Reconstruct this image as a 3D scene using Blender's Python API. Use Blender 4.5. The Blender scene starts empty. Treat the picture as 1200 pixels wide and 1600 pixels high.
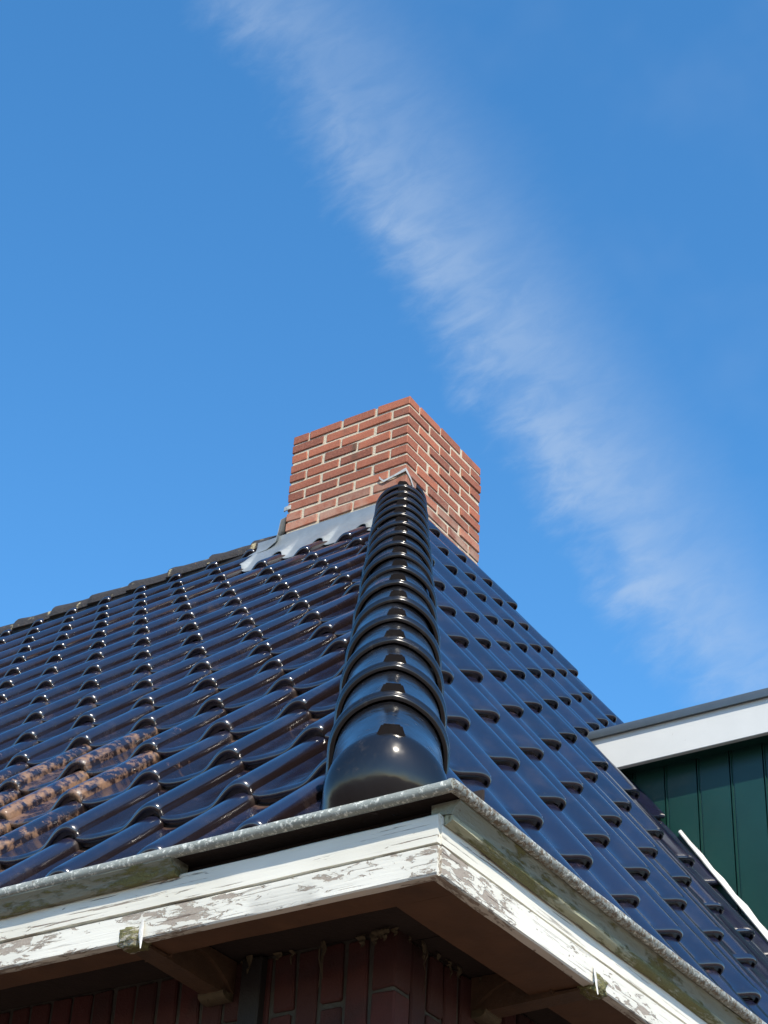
import bpy, bmesh, math, random
from mathutils import Vector, Matrix, noise as mnoise
random.seed(7)
S = bpy.context.scene
COL = S.collection
V3 = Vector

# ------------------------------------------------------------------ camera, world, sun, exposure
CAM = V3((-6.28227, -4.26287, -6.02194))
YAW, PITCH, ROLL, FPX = 0.60893, 0.607513, 0.061265, 2939.73
fwd = V3((math.cos(PITCH)*math.cos(YAW), math.cos(PITCH)*math.sin(YAW), math.sin(PITCH)))
r0 = V3((math.sin(YAW), -math.cos(YAW), 0)); u0 = r0.cross(fwd)
rgt = math.cos(ROLL)*r0 + math.sin(ROLL)*u0
upv = -math.sin(ROLL)*r0 + math.cos(ROLL)*u0
cam = bpy.data.cameras.new('camera'); camo = bpy.data.objects.new('camera', cam); COL.objects.link(camo)
M = Matrix((rgt, upv, -fwd)).transposed().to_4x4(); M.translation = CAM
camo.matrix_world = M
cam.sensor_fit = 'VERTICAL'; cam.sensor_height = 36.0; cam.lens = FPX/1600*36.0
cam.clip_start = 0.05; cam.clip_end = 5000
S.camera = camo
def proj(P):
    d = V3(P)-CAM; z = d.dot(fwd)
    return 600+FPX*d.dot(rgt)/z, 800-FPX*d.dot(upv)/z, z

SUN_EL, SUN_AZ = math.radians(43), math.radians(220)     # azimuth clockwise from +Y
SUNDIR = V3((math.cos(SUN_EL)*math.sin(SUN_AZ), math.cos(SUN_EL)*math.cos(SUN_AZ), math.sin(SUN_EL)))
sun = bpy.data.lights.new('sun', 'SUN'); suno = bpy.data.objects.new('sun', sun); COL.objects.link(suno)
suno.rotation_euler = SUNDIR.to_track_quat('Z', 'Y').to_euler()
sun.energy = 3.7; sun.angle = math.radians(0.53); sun.color = (1.0, 0.91, 0.78)

W = bpy.data.worlds.new('World'); S.world = W; W.use_nodes = True
wn = W.node_tree.nodes; wl = W.node_tree.links
def wnode(t, **k):
    n = wn.new(t)
    for a, b in k.items(): setattr(n, a, b)
    return n
bg = wn['Background']
sky = wnode('ShaderNodeTexSky', sky_type='NISHITA', sun_disc=False, sun_elevation=SUN_EL, sun_rotation=SUN_AZ,
            altitude=0, air_density=1.0, dust_density=0.35, ozone_density=2.6)
hs = wnode('ShaderNodeHueSaturation'); hs.inputs['Hue'].default_value = 0.496; hs.inputs['Saturation'].default_value = 1.28
wl.new(sky.outputs[0], hs.inputs['Color'])
# a wisp of high cloud: a band along a great circle of the sky
tc = wnode('ShaderNodeTexCoord')
def wdot(v):
    n = wnode('ShaderNodeVectorMath', operation='DOT_PRODUCT'); wl.new(tc.outputs['Generated'], n.inputs[0]); n.inputs[1].default_value = v
    return n.outputs['Value']
def wmath(op, a, b=None, c=None, clamp=False):
    n = wnode('ShaderNodeMath', operation=op); n.use_clamp = clamp
    for i, q in enumerate((a, b, c)):
        if q is None: continue
        if isinstance(q, (int, float)): n.inputs[i].default_value = q
        else: wl.new(q, n.inputs[i])
    return n.outputs[0]
def wrange(x, a, b, c=0, d=1, smooth=True):
    n = wnode('ShaderNodeMapRange'); n.interpolation_type = 'SMOOTHSTEP' if smooth else 'LINEAR'
    wl.new(x, n.inputs[0])
    for i, q in enumerate((a, b, c, d)): n.inputs[i+1].default_value = q
    return n.outputs[0]
cd1 = V3((0.506765, 0.42372, 0.750767)); cm = V3((-0.174565, 0.903269, -0.391959)); ca = cm.cross(cd1)
sx = wdot(cm); tx = wmath('ARCTAN2', wdot(ca), wdot(cd1))
comb = wnode('ShaderNodeCombineXYZ'); wl.new(sx, comb.inputs[0]); wl.new(tx, comb.inputs[1])
def wnoise(scale, detail, vec, rough=0.55, dist=0.0, mapscale=(1, 1, 1), rot=0.0):
    mp = wnode('ShaderNodeMapping'); mp.inputs['Scale'].default_value = mapscale; mp.inputs['Rotation'].default_value = (0, 0, rot); wl.new(vec, mp.inputs[0])
    n = wnode('ShaderNodeTexNoise'); n.inputs['Scale'].default_value = scale; n.inputs['Detail'].default_value = detail
    n.inputs['Roughness'].default_value = rough; n.inputs['Distortion'].default_value = dist
    wl.new(mp.outputs[0], n.inputs['Vector']); return n.outputs['Fac']
nA = wnoise(14, 3, comb.outputs[0]); nB = wnoise(34, 6, comb.outputs[0], 0.6, 0.5, (1, 2.2, 1), 0.9); nC = wnoise(110, 4, comb.outputs[0], 0.6, 0.3, (1, 2.6, 1), 0.9)
edge = wmath('SUBTRACT', 0.036, wmath('MULTIPLY', tx, 0.085))                     # left rim of the band
q = wmath('SUBTRACT', edge, sx)                                                   # distance from the rim into the band
q = wmath('ADD', q, wmath('MULTIPLY', wmath('SUBTRACT', nA, 0.5), 0.050))
q = wmath('ADD', q, wmath('MULTIPLY', wmath('SUBTRACT', nB, 0.5), 0.028))
q = wmath('ADD', q, wmath('MULTIPLY', wmath('SUBTRACT', nC, 0.5), 0.010))
rise = wrange(q, -0.006, 0.034); fall = wrange(q, 0.026, 0.112, 1, 0)
body = wmath('MULTIPLY', rise, fall)
tex = wmath('MULTIPLY', wrange(nB, 0.30, 0.72, 0.60, 1.10), wrange(nA, 0.3, 0.7, 0.6, 1.1))
alongv = wmath('MULTIPLY', wrange(tx, -0.20, 0.20, 0.25, 1.0), wrange(tx, 0.40, 0.9, 1.0, 0.0))
veil = wmath('MULTIPLY', wrange(nA, 0.45, 0.8, 0, 0.10), wrange(sx, 0.02, -0.10))
cl = wmath('ADD', wmath('MULTIPLY', wmath('MULTIPLY', body, tex), alongv), veil)
cl = wmath('MULTIPLY', cl, 0.48, clamp=True)
mixc = wnode('ShaderNodeMix', data_type='RGBA'); wl.new(cl, mixc.inputs['Factor'])
wl.new(hs.outputs[0], mixc.inputs['A'])
mixc.inputs['B'].default_value = (2.1, 2.55, 3.15, 1)
wl.new(mixc.outputs['Result'], bg.inputs['Color'])
bg.inputs['Strength'].default_value = 0.15
S.view_settings.view_transform = 'Standard'; S.view_settings.look = 'None'
S.view_settings.exposure = 0.85; S.view_settings.gamma = 1.0
S.cycles.max_bounces = 8

# ------------------------------------------------------------------ materials
def mat(name):
    m = bpy.data.materials.new(name); m.use_nodes = True
    return m, m.node_tree.nodes, m.node_tree.links, m.node_tree.nodes['Principled BSDF']
class NT:
    """small helper to wire procedural materials"""
    def __init__(s, name):
        s.m, s.n, s.l, s.b = mat(name)
    def node(s, t, **k):
        n = s.n.new(t)
        for a, b in k.items(): setattr(n, a, b)
        return n
    def put(s, sock, v):
        if hasattr(v, 'is_linked') or hasattr(v, 'links'): s.l.new(v, sock)
        elif isinstance(v, (tuple, list)) and len(v) == 3 and sock.type == 'RGBA': sock.default_value = (*v, 1)
        else: sock.default_value = v
    def coord(s, kind='Object', scale=(1, 1, 1), rot=(0, 0, 0)):
        t = s.node('ShaderNodeTexCoord'); mp = s.node('ShaderNodeMapping'); mp.inputs['Scale'].default_value = scale; mp.inputs['Rotation'].default_value = rot
        s.l.new(t.outputs[kind], mp.inputs[0]); return mp.outputs[0]
    def pos(s, scale=(1, 1, 1), rot=(0, 0, 0)):
        g = s.node('ShaderNodeNewGeometry'); mp = s.node('ShaderNodeMapping'); mp.inputs['Scale'].default_value = scale; mp.inputs['Rotation'].default_value = rot
        s.l.new(g.outputs['Position'], mp.inputs[0]); return mp.outputs[0]
    def noise(s, vec, scale, detail=4, rough=0.55, dist=0):
        n = s.node('ShaderNodeTexNoise'); s.l.new(vec, n.inputs['Vector'])
        n.inputs['Scale'].default_value = scale; n.inputs['Detail'].default_value = detail; n.inputs['Roughness'].default_value = rough; n.inputs['Distortion'].default_value = dist
        return n.outputs['Fac']
    def voro(s, vec, scale, feature='F1'):
        n = s.node('ShaderNodeTexVoronoi', feature=feature); s.l.new(vec, n.inputs['Vector']); n.inputs['Scale'].default_value = scale
        return n.outputs['Distance']
    def mr(s, x, a, b, c=0.0, d=1.0, smooth=True):
        n = s.node('ShaderNodeMapRange'); n.interpolation_type = 'SMOOTHSTEP' if smooth else 'LINEAR'
        for i, q in enumerate((x, a, b, c, d)): s.put(n.inputs[i], q)
        return n.outputs[0]
    def ma(s, op, a, b=0.0, clamp=False):
        n = s.node('ShaderNodeMath', operation=op); n.use_clamp = clamp
        s.put(n.inputs[0], a); s.put(n.inputs[1], b); return n.outputs[0]
    def mix(s, f, a, b):
        n = s.node('ShaderNodeMix', data_type='RGBA'); s.put(n.inputs['Factor'], f); s.put(n.inputs['A'], a); s.put(n.inputs['B'], b)
        return n.outputs['Result']
    def bump(s, h, strength=0.5, dist=0.01, prev=None):
        n = s.node('ShaderNodeBump'); s.put(n.inputs['Height'], h); n.inputs['Strength'].default_value = strength; n.inputs['Distance'].default_value = dist
        if prev is not None: s.l.new(prev, n.inputs['Normal'])
        return n.outputs[0]
    def rand(s):
        return s.node('ShaderNodeObjectInfo').outputs['Random']
    def sep(s, vec):
        n = s.node('ShaderNodeSeparateXYZ'); s.l.new(vec, n.inputs[0]); return n.outputs
    def out(s, color=None, rough=None, normal=None, **k):
        if color is not None: s.put(s.b.inputs['Base Color'], color)
        if rough is not None: s.put(s.b.inputs['Roughness'], rough)
        if normal is not None: s.put(s.b.inputs['Normal'], normal)
        for a, v in k.items(): s.put(s.b.inputs[a.replace('_', ' ')], v)
        return s.m

def tile_mat():
    t = NT('glazed_roof_tile'); uv = t.sep(t.coord('UV')); u, v = uv[0], uv[1]
    pos = t.pos(); rnd = t.rand()
    att = t.node('ShaderNodeAttribute', attribute_type='OBJECT', attribute_name='rust').outputs['Fac']
    n1 = t.noise(pos, 34, 6, 0.65); n2 = t.noise(pos, 9, 4); n3 = t.noise(pos, 160, 3)
    # rusty dirt settles along the open joint beside the roll, in the trough and under the nose of the tile above
    joint = t.mr(u, 0.965, 0.995); pan = t.mr(u, 0.42, 0.03); head = t.mr(v, 0.79, 0.865)
    e = t.ma('ADD', t.ma('MULTIPLY', joint, 0.45), t.ma('ADD', t.ma('MULTIPLY', pan, 0.46), t.ma('MULTIPLY', head, 0.55)))
    e = t.ma('ADD', e, t.ma('MULTIPLY', t.ma('SUBTRACT', n1, 0.5), 1.1))
    e = t.ma('ADD', e, t.ma('MULTIPLY', t.ma('SUBTRACT', n2, 0.5), 0.8))
    e = t.ma('ADD', e, t.ma('MULTIPLY', t.ma('SUBTRACT', rnd, 0.5), 0.25))
    dirt = t.mr(e, 0.50, 1.12, 0, 0.85)
    lic = t.mr(t.ma('ADD', t.ma('MULTIPLY', att, 1.0), t.ma('ADD', t.ma('MULTIPLY', t.ma('SUBTRACT', n1, 0.5), 2.2), t.ma('MULTIPLY', t.mr(v, 0.75, 0.0), 0.12))), 0.62, 1.05)
    lic = t.ma('MULTIPLY', lic, t.ma('MULTIPLY', t.mr(att, 0.02, 0.2, 0, 0.75), t.ma('ADD', t.mr(u, 0.80, 0.96, 0.10, 1), t.mr(u, 0.3, 0.1, 0, 0.6))))
    base = t.mix(rnd, (0.0055, 0.0065, 0.016), (0.0095, 0.0105, 0.026))
    base = t.mix(t.mr(n3, 0.62, 0.8), base, (0.03, 0.03, 0.035))
    base = t.mix(t.mr(t.ma('ADD', n2, t.ma('MULTIPLY', t.ma('SUBTRACT', n1, 0.5), 0.6)), 0.45, 0.8, 0, 0.4), base, (0.026, 0.024, 0.036))
    c = t.mix(dirt, base, t.mix(n1, (0.026, 0.013, 0.008), (0.095, 0.044, 0.021)))
    c = t.mix(t.mr(u, 0.975, 0.992, 0, 0.8), c, (0.012, 0.007, 0.005))  # side lip of the roll: its shadow painted near-black, with a thin brown tinge
    c = t.mix(lic, c, t.mix(n3, (0.12, 0.05, 0.02), (0.33, 0.18, 0.085)))
    film = t.mr(n2, 0.35, 0.75, 0.17, 0.27)
    ro = t.ma('ADD', film, t.ma('ADD', t.ma('MULTIPLY', dirt, 0.40), t.ma('MULTIPLY', lic, 0.6)), clamp=True)
    coat = t.ma('MULTIPLY', t.ma('SUBTRACT', 1.0, t.ma('MAXIMUM', dirt, lic)), 0.50)
    nb = t.bump(t.noise(pos, 14, 2), 0.10, 0.02)
    nb = t.bump(t.ma('MULTIPLY', n1, t.ma('ADD', dirt, lic)), 0.35, 0.004, nb)
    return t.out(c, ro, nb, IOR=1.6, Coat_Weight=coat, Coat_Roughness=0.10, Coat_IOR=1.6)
def cap_mat():
    t = NT('glazed_hip_cap'); pos = t.pos()
    n1 = t.noise(pos, 40, 6, 0.65); n2 = t.noise(pos, 12, 3)
    dust = t.mr(t.ma('ADD', n1, t.ma('MULTIPLY', n2, 0.4)), 0.76, 1.0, 0, 0.28)
    c = t.mix(dust, (0.0065, 0.0066, 0.008), (0.07, 0.055, 0.042))
    ro = t.ma('ADD', t.mr(n2, 0.3, 0.75, 0.13, 0.26), t.ma('MULTIPLY', dust, 0.4))
    return t.out(c, ro, t.bump(t.noise(pos, 18, 2), 0.08, 0.02), IOR=1.5)
def brick_mat(name, ca_, cb_, cc_, soot, rough=0.85):
    t = NT(name); pos = t.pos(); rnd = t.rand()
    n1 = t.noise(pos, 70, 6, 0.7); n2 = t.noise(pos, 9, 3); n3 = t.noise(pos, 260, 3, 0.6)
    c = t.mix(rnd, ca_, cb_)
    c = t.mix(t.mr(n1, 0.45, 0.75, 0, 0.6), c, cc_)
    c = t.mix(t.mr(n2, 0.50, 0.74, 0, 0.6), c, soot)
    c = t.mix(t.mr(n3, 0.60, 0.78, 0, 0.4), c, soot)
    if name == 'chimney_brick':          # lime bloom low down, a dark weep stain below a leaking joint
        ps = t.sep(pos)
        bloom = t.ma('MULTIPLY', t.mr(ps[2], -0.40, -0.66), t.mr(n2, 0.30, 0.60))
        c = t.mix(t.ma('MULTIPLY', bloom, 0.55), c, (0.42, 0.31, 0.235))
        st_ = t.ma('MULTIPLY', t.mr(t.ma('ABSOLUTE', t.ma('SUBTRACT', ps[1], 0.325)), 0.005, 0.035, 1, 0), t.ma('MULTIPLY', t.mr(ps[2], -0.36, -0.24), t.mr(ps[2], -0.17, -0.20)))
        c = t.mix(t.ma('MULTIPLY', st_, t.mr(n1, 0.35, 0.6, 0.3, 0.8)), c, (0.045, 0.038, 0.02))
    h = t.ma('ADD', n1, t.ma('MULTIPLY', n3, 0.4))
    return t.out(c, rough, t.bump(h, 0.55, 0.004))
def mortar_mat(name, a, b):
    t = NT(name); pos = t.pos(); n1 = t.noise(pos, 90, 5, 0.7); n2 = t.noise(pos, 14, 3)
    c = t.mix(n2, a, b)
    return t.out(c, 0.95, t.bump(n1, 0.9, 0.006))
def paint_mat(name, axis, peel, moss, white=(0.66, 0.65, 0.58)):
    """old white paint on a board that runs along axis: grain cracks, flakes off to grey wood, moss"""
    t = NT(name)
    def st(a, b): return (a, b, b) if axis == 'x' else (b, a, b)
    g = t.noise(t.pos(st(3.5, 110)), 1.6, 5, 0.6, 0.2)                 # grain
    fl = t.noise(t.pos(st(9, 34)), 2.4, 7, 0.68, 0.6)                  # flakes
    big = t.noise(t.pos(st(2.2, 6)), 1.3, 3)
    fine = t.noise(t.pos(), 210, 4, 0.6)
    z = t.sep(t.pos())[2]
    fm = t.ma('ADD', fl, t.ma('MULTIPLY', t.ma('SUBTRACT', big, 0.5), 0.75))
    pe = t.mr(fm, peel, peel+0.025)
    crack = t.mr(g, 0.345, 0.40, 1, 0)
    crack = t.ma('MULTIPLY', crack, t.mr(big, 0.35, 0.62, 0.25, 1))
    c = t.mix(t.mr(big, 0.3, 0.75), white, (0.54, 0.53, 0.46))
    c = t.mix(t.mr(fine, 0.6, 0.85, 0, 0.35), c, (0.45, 0.40, 0.31))
    c = t.mix(pe, c, t.mix(fine, (0.20, 0.165, 0.13), (0.40, 0.35, 0.29)))
    c = t.mix(t.ma('MULTIPLY', crack, 0.85), c, (0.14, 0.10, 0.075))
    mo = t.noise(t.pos(st(4, 14)), 3.0, 6, 0.65)
    c = t.mix(t.mr(mo, moss, moss+0.16, 0, 0.8), c, t.mix(fine, (0.07, 0.085, 0.02), (0.20, 0.20, 0.07)))
    h = t.ma('SUBTRACT', t.ma('MULTIPLY', g, 0.25), t.ma('ADD', t.ma('MULTIPLY', pe, 0.5), t.ma('MULTIPLY', crack, 0.6)))
    return t.out(c, 0.62, t.bump(h, 0.8, 0.004))
def mossy_mat(name, axis, a, b, moss_t):
    t = NT(name)
    def st(p, q_): return (p, q_, q_) if axis == 'x' else (q_, p, q_)
    n1 = t.noise(t.pos(st(10, 40)), 2.2, 7, 0.7); n2 = t.noise(t.pos(st(3, 8)), 1.6, 4); fine = t.noise(t.pos(), 190, 4, 0.65)
    c = t.mix(n2, a, b)
    c = t.mix(t.mr(n1, 0.62, 0.70, 0, 0.8), c, (0.10, 0.075, 0.05))
    mo = t.mr(t.ma('ADD', n2, t.ma('MULTIPLY', t.ma('SUBTRACT', n1, 0.5), 0.9)), moss_t, moss_t+0.14, 0, 0.92)
    c = t.mix(mo, c, t.mix(fine, (0.045, 0.05, 0.010), (0.21, 0.19, 0.05)))
    return t.out(c, 0.8, t.bump(t.ma('ADD', n1, t.ma('MULTIPLY', fine, t.ma('ADD', mo, 0.2))), 0.8, 0.006))
def zinc_mat(name, spots):
    t = NT(name); n1 = t.noise(t.pos(), 95, 6, 0.75); n2 = t.noise(t.pos(), 11, 4); f = t.noise(t.pos(), 300, 4)
    c = t.mix(n2, (0.17, 0.19, 0.17), (0.31, 0.33, 0.30))
    c = t.mix(t.mr(n1, 0.53, 0.60), c, t.mix(f, (0.50, 0.52, 0.47), (0.74, 0.74, 0.66)))
    c = t.mix(t.mr(t.noise(t.pos((1, 1, 1), (0.4, 0.2, 0)), 105, 6, 0.75), spots, spots+0.07, 0, 0.9), c, t.mix(f, (0.06, 0.035, 0.018), (0.17, 0.11, 0.05)))
    return t.out(c, 0.62, t.bump(t.ma('ADD', n1, t.ma('MULTIPLY', f, 0.4)), 0.5, 0.003), Metallic=0.15)
def plain(name, col, rough, var=0.25, scale=20, bump=0.2, **k):
    t = NT(name); n1 = t.noise(t.pos(), scale, 5, 0.6); n2 = t.noise(t.pos(), scale*6, 4)
    lo = tuple(c*(1-var) for c in col); hi = tuple(min(1, c*(1+var)) for c in col)
    return t.out(t.mix(n1, lo, hi), rough, t.bump(t.ma('ADD', n1, t.ma('MULTIPLY', n2, 0.5)), bump, 0.004), **k)

M_TILE = tile_mat(); M_CAP = cap_mat()
M_BRICK = brick_mat('chimney_brick', (0.17, 0.055, 0.032), (0.33, 0.105, 0.055), (0.36, 0.145, 0.085), (0.16, 0.07, 0.045))
M_MORT = mortar_mat('chimney_mortar', (0.40, 0.345, 0.255), (0.56, 0.49, 0.375))
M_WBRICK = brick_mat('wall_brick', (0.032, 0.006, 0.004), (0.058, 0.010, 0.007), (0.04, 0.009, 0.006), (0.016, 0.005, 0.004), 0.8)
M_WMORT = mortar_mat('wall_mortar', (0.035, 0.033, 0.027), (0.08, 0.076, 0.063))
M_PL_UP = paint_mat('white_paint_upper_left', 'y', 0.70, 0.84)
M_PL_LO = paint_mat('white_paint_lower_left', 'y', 0.545, 0.78)
M_PR_UP = paint_mat('white_paint_upper_right', 'x', 0.70, 0.66)
M_PR_LO = paint_mat('white_paint_lower_right', 'x', 0.55, 0.66)
M_MO_L = mossy_mat('mossy_moulding_left', 'y', (0.15, 0.155, 0.115), (0.24, 0.24, 0.19), 0.46)
M_MO_R = mossy_mat('mossy_moulding_right', 'x', (0.17, 0.19, 0.155), (0.27, 0.29, 0.24), 0.54)
M_MO_R2 = mossy_mat('mossy_fillet_right', 'x', (0.27, 0.28, 0.18), (0.40, 0.39, 0.28), 0.40)
M_END_L = mossy_mat('mossy_beam_end_left', 'y', (0.34, 0.32, 0.25), (0.50, 0.48, 0.40), 0.47)
M_END_R = mossy_mat('mossy_beam_end_right', 'x', (0.30, 0.28, 0.22), (0.46, 0.44, 0.36), 0.47)
M_ZINC = zinc_mat('zinc_bead', 0.60); M_ZINC2 = zinc_mat('rusty_zinc_bead', 0.485)
M_BROWN = plain('brown_rotten_wood', (0.016, 0.009, 0.006), 0.95, 0.5, 26, 0.6)
M_SOFF = plain('brown_soffit_paint', (0.095, 0.046, 0.021), 0.6, 0.55, 12, 0.4)
M_BRKT = plain('bracket_paint', (0.075, 0.042, 0.022), 0.6, 0.6, 30, 0.6)
M_FOOT = plain('bracket_foot_paint', (0.06, 0.045, 0.022), 0.8, 0.5, 60, 0.6)
M_DARK = plain('near_black', (0.008, 0.006, 0.005), 0.7, 0.4, 30, 0.4)
M_LEAD = plain('lead', (0.27, 0.30, 0.31), 0.50, 0.25, 14, 0.5, Metallic=0.55)
M_LEADL = plain('pale_lead_fold', (0.42, 0.43, 0.41), 0.6, 0.35, 40, 0.6, Metallic=0.2)
M_GREEN = plain('green_cladding_paint', (0.006, 0.034, 0.026), 0.32, 0.22, 7, 0.15)
def dormer_white():
    t = NT('white_dormer_paint'); n1 = t.noise(t.pos(), 5, 4); n2 = t.noise(t.pos((1, 1, 0.35)), 60, 6, 0.7)
    c = t.mix(n1, (0.50, 0.515, 0.50), (0.60, 0.61, 0.59))
    c = t.mix(t.mr(t.ma('ADD', n2, t.ma('MULTIPLY', t.ma('SUBTRACT', n1, 0.5), 0.5)), 0.68, 0.80, 0, 0.55), c, (0.25, 0.23, 0.19))
    return t.out(c, 0.42, t.bump(n1, 0.15, 0.01))
M_WFAS = dormer_white()
M_METAL = plain('grey_dormer_edge', (0.10, 0.12, 0.13), 0.38, 0.15, 20, 0.1, Metallic=0.5)
M_FLASH = plain('white_flashing', (0.50, 0.50, 0.47), 0.6, 0.3, 30, 0.5)
M_DECK = plain('roof_underlay', (0.03, 0.022, 0.018), 0.9, 0.3, 8, 0.3)
M_DECK2 = plain('far_roof_slope', (0.02, 0.02, 0.026), 0.35, 0.3, 8, 0.3)
M_FIBRE = plain('loose_fibre', (0.07, 0.055, 0.03), 0.9, 0.5, 60, 0.4)
def ridge_mat():
    t = NT('weathered_ridge_tile'); n1 = t.noise(t.pos(), 30, 6, 0.7); n2 = t.noise(t.pos(), 12, 4); f = t.noise(t.pos(), 160, 4)
    c = t.mix(n1, (0.012, 0.011, 0.012), (0.045, 0.038, 0.034))
    c = t.mix(t.mr(n2, 0.60, 0.68), c, t.mix(f, (0.30, 0.24, 0.12), (0.52, 0.46, 0.28)))
    c = t.mix(t.mr(n1, 0.66, 0.74), c, (0.40, 0.16, 0.07))
    return t.out(c, 0.75, t.bump(t.ma('ADD', n1, f), 0.9, 0.012))
M_RIDGE = ridge_mat()
def paving_mat():
    t = NT('clinker_paving'); b = t.node('ShaderNodeTexBrick'); t.l.new(t.pos(), b.inputs['Vector']); b.inputs['Scale'].default_value = 4.6
    b.inputs['Color1'].default_value = (0.16, 0.088, 0.055, 1); b.inputs['Color2'].default_value = (0.21, 0.115, 0.072, 1); b.inputs['Mortar'].default_value = (0.12, 0.10, 0.08, 1)
    return t.out(t.mix(t.noise(t.pos(), 0.5, 4), b.outputs['Color'], (0.14, 0.105, 0.075)), 0.9)
M_PAVE = paving_mat()

# ------------------------------------------------------------------ mesh helpers
GZ = -7.62
def mesh(name, verts, faces, m, smooth=None, uvs=None):
    me = bpy.data.meshes.new(name); me.from_pydata([tuple(v) for v in verts], [], faces)
    if m: me.materials.append(m)
    if uvs is not None:
        ul = me.uv_layers.new(name='UVMap')
        for lp in me.loops: ul.data[lp.index].uv = uvs[lp.vertex_index]
    if smooth:
        me.polygons.foreach_set('use_smooth', [True]*len(me.polygons)); me.set_sharp_from_angle(angle=math.radians(smooth))
    me.update(); return me
PINV = {}
def link(name, me, parent=None, mw=None):
    o = bpy.data.objects.new(name, me); COL.objects.link(o)
    if parent is not None:
        o.parent = parent; o.matrix_parent_inverse = PINV[parent]
    if mw is not None: o.matrix_basis = mw
    w = o.matrix_basis.copy() if parent is None else (parent_world[parent] @ o.matrix_parent_inverse @ o.matrix_basis)
    parent_world[o] = w; PINV[o] = w.inverted()
    return o
parent_world = {}
def fix_normals(me):
    bm = bmesh.new(); bm.from_mesh(me); bmesh.ops.recalc_face_normals(bm, faces=bm.faces); bm.to_mesh(me); bm.free()
def obj(name, verts, faces, m, parent=None, smooth=None, uvs=None, recalc=True):
    me = mesh(name, verts, faces, m, None, uvs)
    if recalc: fix_normals(me)
    if smooth:
        me.polygons.foreach_set('use_smooth', [True]*len(me.polygons)); me.set_sharp_from_angle(angle=math.radians(smooth))
    return link(name, me, parent)
def cbox(x0, x1, y0, y1, z0, z1, b=0.003, jit=0.0, rnd=random):
    """chamfered box: verts, faces"""
    x0, x1 = min(x0, x1), max(x0, x1); y0, y1 = min(y0, y1), max(y0, y1); z0, z1 = min(z0, z1), max(z0, z1)
    vs = []; idx = {}
    for ix, x in enumerate((x0, x1)):
        for iy, y in enumerate((y0, y1)):
            for iz, z in enumerate((z0, z1)):
                j = [rnd.uniform(-jit, jit) for _ in range(3)]
                sx_, sy_, sz_ = (1 if ix == 0 else -1), (1 if iy == 0 else -1), (1 if iz == 0 else -1)
                for a in range(3):
                    p = [x, y, z]
                    if a != 0: p[0] += sx_*b
                    if a != 1: p[1] += sy_*b
                    if a != 2: p[2] += sz_*b
                    idx[(ix, iy, iz, a)] = len(vs); vs.append((p[0]+j[0], p[1]+j[1], p[2]+j[2]))
    F = []
    for a in range(3):
        o1, o2 = [(1, 2), (2, 0), (0, 1)][a]
        for s in (0, 1):
            q = []
            for (p1, p2) in ((0, 0), (1, 0), (1, 1), (0, 1)):
                k = [0, 0, 0]; k[a] = s; k[o1] = p1; k[o2] = p2; q.append(idx[(*k, a)])
            F.append(q if s else q[::-1])
    for a in range(3):                       # edges along axis a
        o1, o2 = [(1, 2), (2, 0), (0, 1)][a]
        for s1 in (0, 1):
            for s2 in (0, 1):
                k0 = [0, 0, 0]; k1 = [0, 0, 0]; k1[a] = 1
                for k in (k0, k1): k[o1] = s1; k[o2] = s2
                F.append([idx[(*k0, o1)], idx[(*k1, o1)], idx[(*k1, o2)], idx[(*k0, o2)]])
    for ix in (0, 1):
        for iy in (0, 1):
            for iz in (0, 1): F.append([idx[(ix, iy, iz, a)] for a in range(3)])
    return vs, F
def box(name, x0, x1, y0, y1, z0, z1, m, parent, b=0.003, jit=0.0):
    v, f = cbox(x0, x1, y0, y1, z0, z1, b, jit); return obj(name, v, f, m, parent)
def prism(name, pts, a, b, axis, m, parent, smooth=None):
    """profile pts extruded from a to b along axis; pts are (other, z)"""
    n = len(pts); vs = []
    for t in (a, b):
        for (o, z) in pts: vs.append((t, o, z) if axis == 'x' else (o, t, z))
    F = [[i, (i+1) % n, n+(i+1) % n, n+i] for i in range(n)] + [list(range(n))[::-1], list(range(n, 2*n))]
    return obj(name, vs, F, m, parent, smooth)
def wavy_board(name, pts, a, b, axis, m, parent, seg=0.05, amp=0.0012, seed=0, smooth=30, endfn=None):
    """profile extruded in short steps with slightly uneven faces, like old timber or beaten zinc"""
    n = len(pts); k = max(2, int(abs(b-a)/seg)); vs = []
    for i in range(k+1):
        t = a+(b-a)*i/k
        for j, (o, z) in enumerate(pts):
            nz = mnoise.noise_vector(V3((t*9+seed*7.3, j*1.7, seed)))*amp + mnoise.noise_vector(V3((t*1.3+seed, 0.3, seed*3.1)))*amp*1.5
            o2, z2 = o+nz[0], z+nz[1]
            tt = t
            if endfn and i in (0, k): tt = endfn(i, o2, z2, t)
            vs.append((tt, o2, z2) if axis == 'x' else (o2, tt, z2))
    F = []
    for i in range(k):
        for j in range(n): F.append([i*n+j, i*n+(j+1) % n, (i+1)*n+(j+1) % n, (i+1)*n+j])
    F += [list(range(n))[::-1], list(range(k*n, k*n+n))]
    return obj(name, vs, F, m, parent, smooth)

# ------------------------------------------------------------------ setting
g = obj('ground', [(-900, -900, GZ), (900, -900, GZ), (900, 900, GZ), (-900, 900, GZ)], [[0, 1, 2, 3]], M_PAVE); g['kind'] = 'structure'

# ------------------------------------------------------------------ the house
house = bpy.data.objects.new('brick_house', None); COL.objects.link(house); house.location = (-3.40, -2.345, GZ)
PINV[house] = Matrix.Translation(-house.location); parent_world[house] = Matrix.Translation(house.location)
house['label'] = 'brick house with glazed dark blue tiled hip roof, brick chimney and peeling white eaves'
house['category'] = 'house'

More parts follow.
